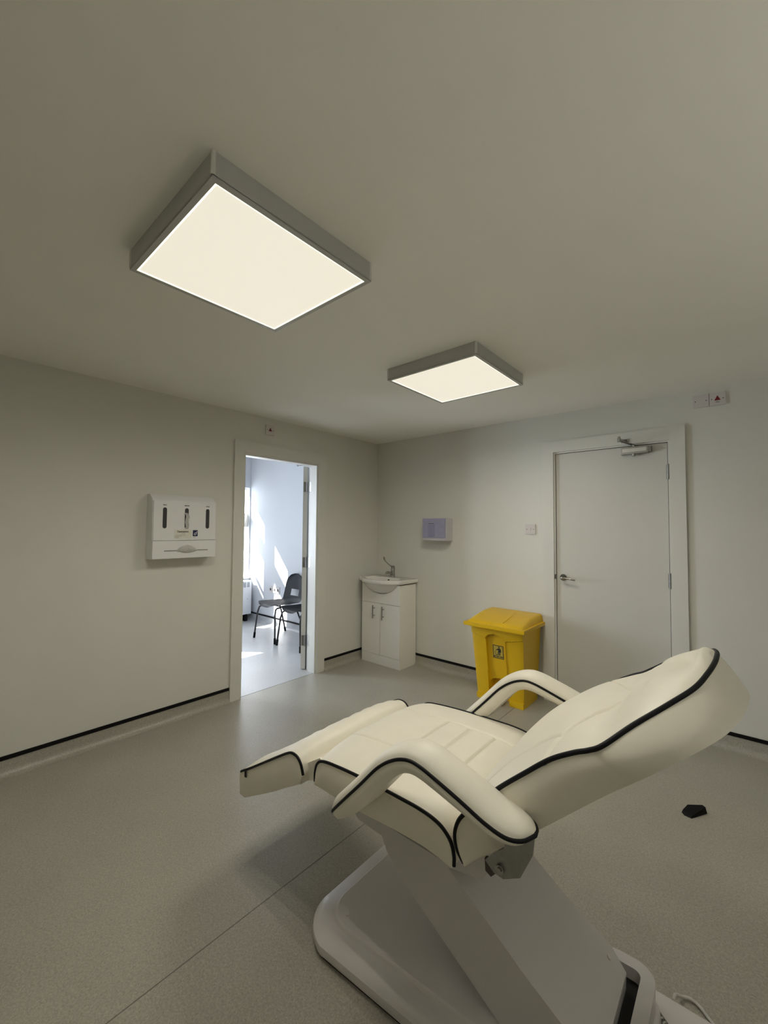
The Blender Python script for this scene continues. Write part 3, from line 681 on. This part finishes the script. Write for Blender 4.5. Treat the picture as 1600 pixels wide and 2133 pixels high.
# ================================================================== treatment chair
YC = -2.29
TC = empty('treatment_chair', (2.45, YC, 0), 'reclined cream vinyl treatment couch chair with black piping on a white base', 'chair')
def loft(name, top, bot, wt, wb, parent, crown, n=60, m=48, groove=None, yc=YC, mtl=M_vinyl, side=6, closefrac=True, bulge=0.006):
    """upholstered pad: top/bot are (x,z) outlines of the piped edge and the under edge, wt/wb half widths along them"""
    T3 = spline([(a[0], a[1], w) for a, w in zip(top, wt)], n); B3 = spline([(a[0], a[1], w) for a, w in zip(bot, wb)], n)
    bm = bmesh.new(); rings = []; near = []; far = []
    for i in range(n):
        t = T3[i]; b = B3[i]
        d = T3[min(i + 1, n - 1)] - T3[max(i - 1, 0)]; L = math.hypot(d[0], d[1]) or 1
        nx, nz = -d[1] / L, d[0] / L
        hw = max(0.0006, t[2]); bw = max(0.0006, b[2]); s = i / (n - 1); ring = []
        for k in range(side):                       # near side wall, bottom to top
            q = k / side; bul = bulge * min(1, hw / 0.05) * math.sin(math.pi * q)
            ring.append((lerp(b[0], t[0], q), yc - lerp(bw, hw, q) - bul, lerp(b[1], t[1], q)))
        for k in range(m + 1):
            v = -1 + 2 * k / m; vv = math.sin(v * math.pi / 2) * 0.35 + v * 0.65
            h = crown(s, vv, hw)
            if groove: h -= groove(t[0] + nx * h, vv * hw, s)
            ring.append((t[0] + nx * h, yc + vv * hw, t[1] + nz * h))
        for k in range(side - 1, -1, -1):
            q = k / side; bul = bulge * min(1, hw / 0.05) * math.sin(math.pi * q)
            ring.append((lerp(b[0], t[0], q), yc + lerp(bw, hw, q) + bul, lerp(b[1], t[1], q)))
        rings.append([bm.verts.new(p) for p in ring]); near.append(Vector((t[0], yc - hw, t[1]))); far.append(Vector((t[0], yc + hw, t[1])))
    K_ = len(rings[0])
    for i in range(n - 1):
        for k in range(K_): bm.faces.new((rings[i][k], rings[i][(k + 1) % K_], rings[i + 1][(k + 1) % K_], rings[i + 1][k]))
    bm.faces.new(rings[0][::-1]); bm.faces.new(rings[-1])
    return link(name, bm, mtl, parent, 48), near, far
def piping(paths, parent, r=0.0048):
    for pth in paths:
        bm = bmesh.new(); tube(bm, pth, r, 8); link('piping', bm, M_pipe, parent, 60)
def g1(d, w, dep):                                   # a stitched groove profile
    return dep * math.exp(-(d / w) ** 2)
# ---- seat
st = [(2.055, 0.550), (2.056, 0.585), (2.068, 0.615), (2.098, 0.631), (2.17, 0.640), (2.262, 0.646), (2.355, 0.649), (2.43, 0.650), (2.486, 0.650), (2.535, 0.645), (2.568, 0.633), (2.592, 0.610), (2.601, 0.580), (2.601, 0.556)]
sb = [(2.058, 0.536), (2.075, 0.537), (2.10, 0.537), (2.144, 0.537), (2.20, 0.537), (2.262, 0.540), (2.355, 0.548), (2.43, 0.553), (2.48, 0.555), (2.51, 0.555), (2.54, 0.552), (2.56, 0.550), (2.58, 0.546), (2.59, 0.546)]
def seat_crown(s, v, hw):
    return 0.030 * (1 - abs(v) ** 3.2) * min(1, s / 0.10) ** 0.5 * min(1, (1 - s) / 0.10) ** 0.5
def seat_groove(x, y, s):
    g = 0
    if 2.06 < x < 2.60:
        for q in (-0.14, 0.14): g += g1(y - q, 0.0042, 0.0050)
        if abs(y) < 0.14:
            for q in (2.307, 2.405, 2.502): g += g1(x - q, 0.0045, 0.0075)
            g += g1(x - 2.20, 0.008, 0.0015)
            g -= 0.002 * max(0, math.sin((x - 2.307) / 0.098 * math.pi)) ** 2 if 2.3 < x < 2.5 else 0
    return g
seat, n_, f_ = loft('seat', st, sb, [0.31] * 14, [0.308] * 14, TC, seat_crown, n=170, m=150, groove=seat_groove)
piping([n_, f_], seat)
# ---- leg rest
lt = [(1.585, 0.318), (1.577, 0.350), (1.576, 0.392), (1.586, 0.404), (1.66, 0.446), (1.74, 0.494), (1.83, 0.548), (1.895, 0.586), (1.925, 0.598), (1.955, 0.596), (1.975, 0.580), (1.985, 0.560), (1.990, 0.545)]
lb = [(1.590, 0.318), (1.60, 0.312), (1.610, 0.312), (1.622, 0.314), (1.68, 0.345), (1.74, 0.376), (1.83, 0.425), (1.88, 0.455), (1.905, 0.469), (1.93, 0.483), (1.95, 0.494), (1.965, 0.503), (1.98, 0.510)]
def leg_crown(s, v, hw):
    e = min(1, max(0, (s - 0.12)) / 0.10) ** 0.5 * min(1, (1 - s) / 0.10) ** 0.5
    two = 0.024 * (1 - abs(v) ** 4) - 0.034 * math.exp(-(v / 0.42) ** 2) * max(0, 1 - max(0, s - 0.55) / 0.2)
    return two * e
def leg_groove(x, y, s):
    return g1(x - 1.875, 0.005, 0.004) * (abs(y) < 0.26) + 0.0015 * math.sin(y * 90 + x * 40) * (0.5 + 0.5 * math.sin(x * 31)) * (x > 1.84)
lw = [0.31] * 13
leg, n_, f_ = loft('leg_rest', lt, lb, lw, lw, TC, leg_crown, n=90, m=80, groove=leg_groove)
piping([n_[14:], f_[14:]], leg)
bm = B((1.626, 1.638, -2.609, -2.6065, 0.402, 0.428)); link('pull_tab', bm, M_pipe, leg, 0)
# hinge flap linking leg rest and seat
bm = bmesh.new(); prism(bm, [(1.955, 0.50), (2.06, 0.545), (2.075, 0.60), (2.05, 0.615), (1.985, 0.575), (1.95, 0.565)], 1, YC - 0.285, YC + 0.285); link('hinge_flap', bm, M_vinyl, TC, bevel=0.008, segs=3)
# ---- backrest with head section
bt = [(2.630, 0.579), (2.611, 0.603), (2.604, 0.638), (2.614, 0.673), (2.637, 0.705), (2.68, 0.752), (2.727, 0.802), (2.786, 0.857), (2.843, 0.908), (2.892, 0.940), (2.923, 0.956), (2.950, 0.975), (2.997, 1.016), (3.049, 1.055), (3.090, 1.085), (3.110, 1.106), (3.119, 1.116), (3.121, 1.119)]
bw_ = [0.31] * 12 + [0.270, 0.222, 0.170, 0.112, 0.05, 0.002]
bb_ = [(2.641, 0.574), (2.645, 0.578), (2.660, 0.592), (2.690, 0.620), (2.72, 0.648), (2.762, 0.688), (2.810, 0.733), (2.850, 0.771), (2.895, 0.815), (2.940, 0.858), (2.970, 0.886), (3.000, 0.912), (3.050, 0.955), (3.095, 0.990), (3.135, 1.015), (3.158, 1.028), (3.172, 1.036), (3.178, 1.040)]
bwb = [0.292] * 12 + [0.285, 0.262, 0.212, 0.150, 0.075, 0.002]
def back_crown(s, v, hw):
    e = min(1, s / 0.07) ** 0.5 * min(1, (1 - s) / 0.10) ** 0.7
    h = (0.026 - 0.014 * math.exp(-((s - 0.57) / 0.07) ** 2)) * (1 - abs(v) ** 2.6)
    h += 0.022 * math.exp(-((s - 0.34) / 0.15) ** 2) * (1 - v * v)            # lumbar swell
    h += 0.010 * math.exp(-((s - 0.74) / 0.14) ** 2) * (1 - v * v)            # head pillow
    h -= 0.020 * math.exp(-((s - 0.80) / 0.055) ** 2 - ((v + 0.05) / 0.34) ** 2)  # dimple of the head
    h -= 0.012 * math.exp(-((s - 0.66) / 0.03) ** 2 - ((v - 0.15) / 0.5) ** 2)
    return h * e
def back_groove(x, y, s):
    g = 0
    xs = 2.885 + 0.055 * math.cos(min(1, abs(y) / 0.30) * math.pi)
    g += g1(x - xs, 0.0042, 0.007)
    if x < xs:
        for q in (-0.225, 0.225): g += g1(abs(y) - 0.225, 0.0042, 0.005) / 2
    return g
back_, n_, f_ = loft('backrest', bt, bb_, bw_, bwb, TC, back_crown, n=230, m=150, groove=back_groove, side=14, bulge=0.016)
piping([n_ + f_[::-1][1:]], back_, 0.0055)
# ---- armrests
at = [(2.222, 0.556), (2.236, 0.574), (2.308, 0.648), (2.365, 0.708), (2.416, 0.764), (2.440, 0.787), (2.466, 0.807), (2.500, 0.826), (2.536, 0.836), (2.570, 0.833), (2.610, 0.822), (2.679, 0.800), (2.739, 0.779), (2.785, 0.768), (2.815, 0.768), (2.832, 0.772)]
ab = [(2.234, 0.548), (2.256, 0.556), (2.340, 0.616), (2.396, 0.676), (2.446, 0.733), (2.470, 0.758), (2.490, 0.778), (2.512, 0.794), (2.536, 0.802), (2.563, 0.801), (2.603, 0.792), (2.671, 0.774), (2.732, 0.757), (2.780, 0.751), (2.808, 0.754), (2.824, 0.760)]
aw = [0.012, 0.030, 0.050] + [0.052] * 10 + [0.048, 0.034, 0.006]
def arm_crown(s, v, hw):
    return 0.026 * math.sqrt(max(0, 1 - v * v)) * min(1, s / 0.08) ** 0.5 * min(1, (1 - s) / 0.08) ** 0.5
for yc_ in (-2.652, -1.928):
    arm, n_, f_ = loft('armrest', at, ab, aw, [w * 0.9 for w in aw], TC, arm_crown, n=90, m=20, yc=yc_)
    piping([n_ + f_[::-1][1:]], arm, 0.0045)
    o_ = 1 if yc_ < YC else -1
    bm = bmesh.new(); y0 = yc_ + o_ * 0.028
    prism(bm, [(2.70, 0.635), (2.722, 0.618), (2.745, 0.616), (2.785, 0.640), (2.812, 0.700), (2.816, 0.735), (2.80, 0.742), (2.76, 0.73), (2.745, 0.68), (2.72, 0.66)], 1, min(y0, y0 + o_ * 0.006), max(y0, y0 + o_ * 0.006))
    br = link('arm_bracket', bm, M_steel, TC, bevel=0.001)
    bm = bmesh.new(); cyl(bm, (2.738, y0, 0.636), (0, -o_, 0), 0.010, 0.006, 18); cyl(bm, (2.738, y0 - o_ * 0.005, 0.636), (0, -o_, 0), 0.006, 0.004, 6); link('bolt', bm, M_chrome, br)
bm = B((2.70, 2.712, -2.58, -2.0, 0.607, 0.619)); link('cross_rod', bm, M_steel, TC, bevel=0.003)
bm = bmesh.new(); prism(bm, [(2.668, 0.590), (2.70, 0.598), (2.700, 0.57), (2.685, 0.553), (2.670, 0.56)], 1, -2.565, -2.555); link('stop_tab', bm, mat('dark_steel', (0.06, 0.05, 0.04), 0.5, noise=0.1), TC, 0)
bm = bmesh.new(); tube(bm, [(2.160, -2.575, 0.536), (2.158, -2.578, 0.524), (2.165, -2.58, 0.516), (2.182, -2.58, 0.518)], 0.0045, 8); link('release_hook', bm, M_steel, TC)
# ---- frame pan under the seat and lift column
bm = bmesh.new(); prism(bm, [(2.085, 0.405), (2.118, 0.378), (2.225, 0.374), (2.40, 0.39), (2.60, 0.43), (2.66, 0.52), (2.62, 0.548), (2.09, 0.540), (2.075, 0.50)], 1, YC - 0.163, YC + 0.163); link('seat_pan', bm, M_plastic, TC, bevel=0.006)
for y in (YC - 0.25, YC + 0.25): link('seat_rail', B((2.12, 2.56, y - 0.02, y + 0.02, 0.515, 0.538)), M_steel, TC, 0)
bm = bmesh.new(); prism(bm, [(2.226, 0.376), (2.249, 0.334), (2.309, 0.281), (2.400, 0.227), (2.483, 0.179), (2.558, 0.137), (2.651, 0.082), (2.72, 0.040), (2.889, 0.040), (2.892, 0.130), (2.853, 0.182), (2.711, 0.262), (2.612, 0.328), (2.494, 0.401), (2.46, 0.46), (2.26, 0.46)], 1, YC - 0.16, YC + 0.16)
link('lift_column', bm, M_plastic, TC, bevel=0.006)
for y in (YC + 0.12, YC - 0.12):
    bm = bmesh.new(); cyl(bm, (2.855, y, 0.178), (0.45, 0, 0.85), 0.006, 0.006, 14); link('screw_cap', bm, M_plastic, TC)
# ---- floor base, tapering to the back
def base_outline(inset, n=14, x0=1.985, x1=2.972):
    def w(x): return 0.322 - 0.088 * (x - 2.1)
    cr = 0.13; pts = []
    a = x0 + inset; b = x1 - inset
    def corner(cx_, sy, a0, a1, r):
        for k in range(n + 1):
            t = math.radians(lerp(a0, a1, k / n)); yield (cx_ + r * math.cos(t), YC + sy * (w(cx_) - inset - r) + r * math.sin(t))
    r1 = max(0.02, cr - inset * 0.6); r2 = max(0.02, 0.07 - inset * 0.6)
    pts += list(corner(a + r1, -1, 180, 262, r1)); pts += list(corner(b - r2, -1, 268, 360, r2))
    pts += list(corner(b - r2, 1, 0, 92, r2)); pts += list(corner(a + r1, 1, 98, 180, r1))
    # bow the front slightly forward
    return [(x - 0.022 * max(0, 1 - ((y - YC) / 0.30) ** 2) * (x < 2.12), y) for x, y in pts]
bm = bmesh.new(); rings = []
for ins, z in ((0.018, 0.0), (0.016, 0.008), (0.003, 0.016), (0.0, 0.028), (0.002, 0.044), (0.010, 0.052), (0.030, 0.058), (0.068, 0.066), (0.072, 0.074), (0.078, 0.078), (0.10, 0.079)):
    rings.append([bm.verts.new((x, y, z)) for x, y in base_outline(ins)])
n = len(rings[0])
for i in range(len(rings) - 1):
    for k in range(n): bm.faces.new((rings[i][k], rings[i][(k + 1) % n], rings[i + 1][(k + 1) % n], rings[i + 1][k]))
bm.faces.new(rings[0][::-1]); bm.faces.new(rings[-1])
link('base_cover', bm, M_plastic, TC, 28)
bm = bmesh.new(); o4 = base_outline(0.022); v0 = [bm.verts.new((x, y, 0.0005)) for x, y in base_outline(0.012)]; v1 = [bm.verts.new((x, y, 0.010)) for x, y in base_outline(0.012)]
for k in range(n): bm.faces.new((v0[k], v0[(k + 1) % n], v1[(k + 1) % n], v1[k]))
bm.faces.new(v0[::-1]); bm.faces.new(v1); link('rubber_foot', bm, M_dark, TC, 0)
for p in ((2.115, YC - 0.207), (2.115, YC + 0.207)):
    bm = bmesh.new(); cyl(bm, (p[0], p[1], 0.078), (0, 0, 1), 0.005, 0.003, 12); link('screw_cap', bm, M_plastic, TC)
# U shaped cover round the foot of the column
bm = bmesh.new()
def ucover(pts, thick):
    outer = pts; inner = []
    for i, p in enumerate(pts):
        a = Vector(pts[max(0, i - 1)][:2]); b = Vector(pts[min(len(pts) - 1, i + 1)][:2]); d = (b - a).normalized(); nn = Vector((-d.y, d.x)); inner.append((p[0] + nn.x * thick, p[1] + nn.y * thick, p[2]))
    O0 = [bm.verts.new((p[0], p[1], 0.05)) for p in outer]; O1 = [bm.verts.new(p) for p in outer]; I1 = [bm.verts.new(p) for p in inner]; I0 = [bm.verts.new((p[0], p[1], 0.05)) for p in inner]
    rs = [O0, O1, I1, I0]
    for i in range(len(pts) - 1):
        for k in range(4): bm.faces.new((rs[k][i], rs[k][i + 1], rs[(k + 1) % 4][i + 1], rs[(k + 1) % 4][i]))
    for i in (0, -1): bm.faces.new([r[i] for r in rs])
up = [(2.70, YC - 0.235, 0.075), (2.78, YC - 0.235, 0.100), (2.86, YC - 0.235, 0.118)]
for k in range(7):
    a = math.radians(-90 + 90 * k / 6); up.append((2.905 + 0.055 * math.cos(a), YC - 0.18 + 0.055 * math.sin(a), 0.120))
for k in range(7):
    a = math.radians(90 * k / 6); up.append((2.905 + 0.055 * math.cos(a), YC + 0.18 + 0.055 * math.sin(a), 0.120))
up += [(2.86, YC + 0.235, 0.118), (2.78, YC + 0.235, 0.100), (2.70, YC + 0.235, 0.075)]
ucover(up, 0.036)
link('rear_cover', bm, M_plastic, TC, bevel=0.005)
link('column_well', B((2.72, 2.925, YC - 0.199, YC + 0.199, 0.078, 0.0835)), M_dark, TC, 0)

# ================================================================== small things on the floor
WD = empty('door_wedge', (2.96, -0.93, 0), 'small black rubber wedge lying on the floor right of the couch', 'door wedge')
bm = bmesh.new(); lo = [(2.912, -0.945), (2.925, -0.965), (2.954, -0.970), (3.010, -0.872), (2.995, -0.86), (2.93, -0.90)]
prism(bm, lo, 2, 0.0005, 0.030)
for v in bm.verts:
    if v.co.z > 0.02: v.co.z = 0.006 + 0.026 * max(0, min(1, (v.co.y + 0.975) / 0.10)); v.co.x = lerp(v.co.x, 2.955, 0.12); v.co.y = lerp(v.co.y, -0.905, 0.15)
link('wedge_body', bm, M_black, WD, bevel=0.002)
FP = empty('foot_control', (3.03, -2.06, 0), 'white flat foot control on the floor behind the couch base', 'foot control')
bm = bmesh.new(); prism(bm, [(2.930, -2.008), (3.22, -2.000), (3.22, -2.14), (3.05, -2.14), (2.948, -2.052)], 2, 0.0005, 0.022)
link('casing', bm, M_plate, FP, bevel=0.003)
bm = bmesh.new(); pts = []
for k in range(161):
    t = k / 160; a = t * 2 * math.pi * 13; c0 = Vector((lerp(2.966, 3.075, t), lerp(-2.078, -2.172, t), 0.012)); sd_ = Vector((0.653, 0.757, 0))
    pts.append(c0 + sd_ * 0.008 * math.cos(a) + Vector((0, 0, 0.008 * math.sin(a))))
tube(bm, pts, 0.0024, 6); link('coiled_lead', bm, M_cord, FP, 60)
bm = bmesh.new()
tube(bm, spline([(2.990, -1.9975, 0.020), (2.992, -1.990, 0.026), (2.998, -1.972, 0.016), (3.008, -1.960, 0.008), (3.024, -1.951, 0.007), (3.045, -1.955, 0.007), (3.068, -1.975, 0.007), (3.083, -1.993, 0.012), (3.090, -1.998, 0.016)], 40), 0.0045, 8)
props(link('power_cord', bm, M_cord, None, 60, origin=(3.08, -1.98, 0)), 'white cord looping on the floor beside the foot control', 'cord')

# ================================================================== side room
def poly_chair(x, y, rz, label):
    r = empty('stacking_chair', (0, 0, 0), label, 'chair', group='grey stacking chairs in the side room')
    # shell: rows follow the seat/back profile, facing -y
    prof = spline([(-0.235, 0.425), (-0.222, 0.440), (-0.19, 0.447), (-0.10, 0.442), (0.0, 0.434), (0.10, 0.432), (0.155, 0.440), (0.190, 0.465), (0.207, 0.51), (0.220, 0.57), (0.236, 0.66), (0.252, 0.75), (0.258, 0.785), (0.265, 0.795)], 46)
    n = len(prof); cols = 24; bm = bmesh.new(); rows = []
    for i, p in enumerate(prof):
        s = i / (n - 1)
        hw = 0.205 if s < 0.5 else lerp(0.205, 0.185, (s - 0.5) * 2)
        if s < 0.10: hw = 0.205 * (1 - 0.35 * (1 - s / 0.10) ** 2)
        if s > 0.80: hw = 0.19 * math.sqrt(max(0.02, 1 - ((s - 0.80) / 0.205) ** 2))
        if 0.42 < s < 0.60: hw *= 0.96
        row = []
        for j in range(cols + 1):
            v = -1 + 2 * j / cols; curl = 0.022 * v ** 4
            if s < 0.45: q = (v * hw, p[0], p[1] + curl - 0.012 * (1 - v * v))
            else:
                k = min(1, (s - 0.45) / 0.1); q = (v * hw, p[0] - (0.030 * v * v) * k + 0.012 * k, p[1] + curl * (1 - k) - 0.012 * (1 - v * v) * (1 - k))
            row.append(bm.verts.new(q))
        rows.append(row)
    for i in range(n - 1):
        for j in range(cols):
            z = prof[i][1]; s = i / (n - 1)
            if s > 0.55 and 0.490 < z < 0.575 and 7 <= j <= 16: continue
            bm.faces.new((rows[i][j], rows[i][j + 1], rows[i + 1][j + 1], rows[i + 1][j]))
    bmesh.ops.solidify(bm, geom=bm.faces[:], thickness=0.007)
    link('seat_shell', bm, M_chair, r, 60)
    for sx in (-1, 1):
        bm = bmesh.new(); tube(bm, [(sx * 0.15, -0.10, 0.412), (sx * 0.165, -0.17, 0.410), (sx * 0.178, -0.198, 0.395), (sx * 0.19, -0.215, 0.33), (sx * 0.225, -0.235, 0.03)], 0.0105, 10)
        lg = link('leg', bm, M_cleg, r, 60)
        bm = bmesh.new(); tube(bm, [(sx * 0.2205, -0.232, 0.07), (sx * 0.2275, -0.236, 0.0)], 0.0145, 10); link('rubber_foot', bm, M_black, lg, 60)
        bm = bmesh.new(); tube(bm, [(sx * 0.15, -0.06, 0.412), (sx * 0.16, 0.06, 0.408), (sx * 0.168, 0.10, 0.395), (sx * 0.18, 0.13, 0.33), (sx * 0.225, 0.235, 0.03)], 0.0105, 10)
        lg = link('leg', bm, M_cleg, r, 60)
        bm = bmesh.new(); tube(bm, [(sx * 0.2205, 0.224, 0.06), (sx * 0.228, 0.244, 0.0)], 0.0135, 10); link('rubber_foot', bm, M_black, lg, 60)
    bm = bmesh.new(); tube(bm, [(-0.155, -0.06, 0.41), (0.155, -0.06, 0.41)], 0.009, 8); link('cross_bar', bm, M_cleg, r, 60)
    r.location = (x, y, 0); r.rotation_euler = (0, 0, rz)
    return r
poly_chair(-1.365, -0.335, 0.0, 'grey plastic stacking chair with square hole in its back, whole chair seen through doorway')
poly_chair(-0.855, -0.345, 0.0, 'grey plastic stacking chair mostly hidden behind the open door leaf')
HT = empty('storage_heater', (-2.58, -0.23, 0), 'white wall heater with slotted top under the side room window', 'heater')
link('casing', B((XW + 0.004, -2.52, -0.40, -0.055, 0.10, 0.600)), M_heat, HT, bevel=0.012, segs=3)
for k in range(5):
    y = -0.085 - 0.062 * k; link('grille_slot', B((-2.5202, -2.5185, y - 0.042, y, 0.505, 0.580)), M_grill, HT, 0)
for y in (-0.14, -0.34): link('stand_foot', B((-2.65, -2.51, y - 0.02, y + 0.02, 0.0, 0.102)), M_black, HT, 0)
bm = bmesh.new(); cyl(bm, (-2.5205, -0.12, 0.33), (1, 0, 0), 0.006, 0.002, 10); link('screw', bm, M_grill, HT)
def socket(x0, x1, lab):
    r = empty('wall_socket', ((x0 + x1) / 2, 0, 0.5), lab, 'socket')
    link('faceplate', B((x0, x1, -0.011, -0.0004, 0.462, 0.556)), M_plate, r, bevel=0.003)
    for xc in ([0.5 * (x0 + x1)] if x1 - x0 < 0.12 else [x0 + 0.04, x1 - 0.04]):
        link('outlet', B((xc - 0.016, xc + 0.016, -0.0125, -0.0105, 0.490, 0.524)), M_slot, r, 0, bevel=0.0003)
socket(-2.125, -2.035, 'narrow wall socket plate in shade, left one behind the grey chair')
socket(-2.015, -1.86, 'wide wall socket plate in sunlight, right one behind the grey chair')
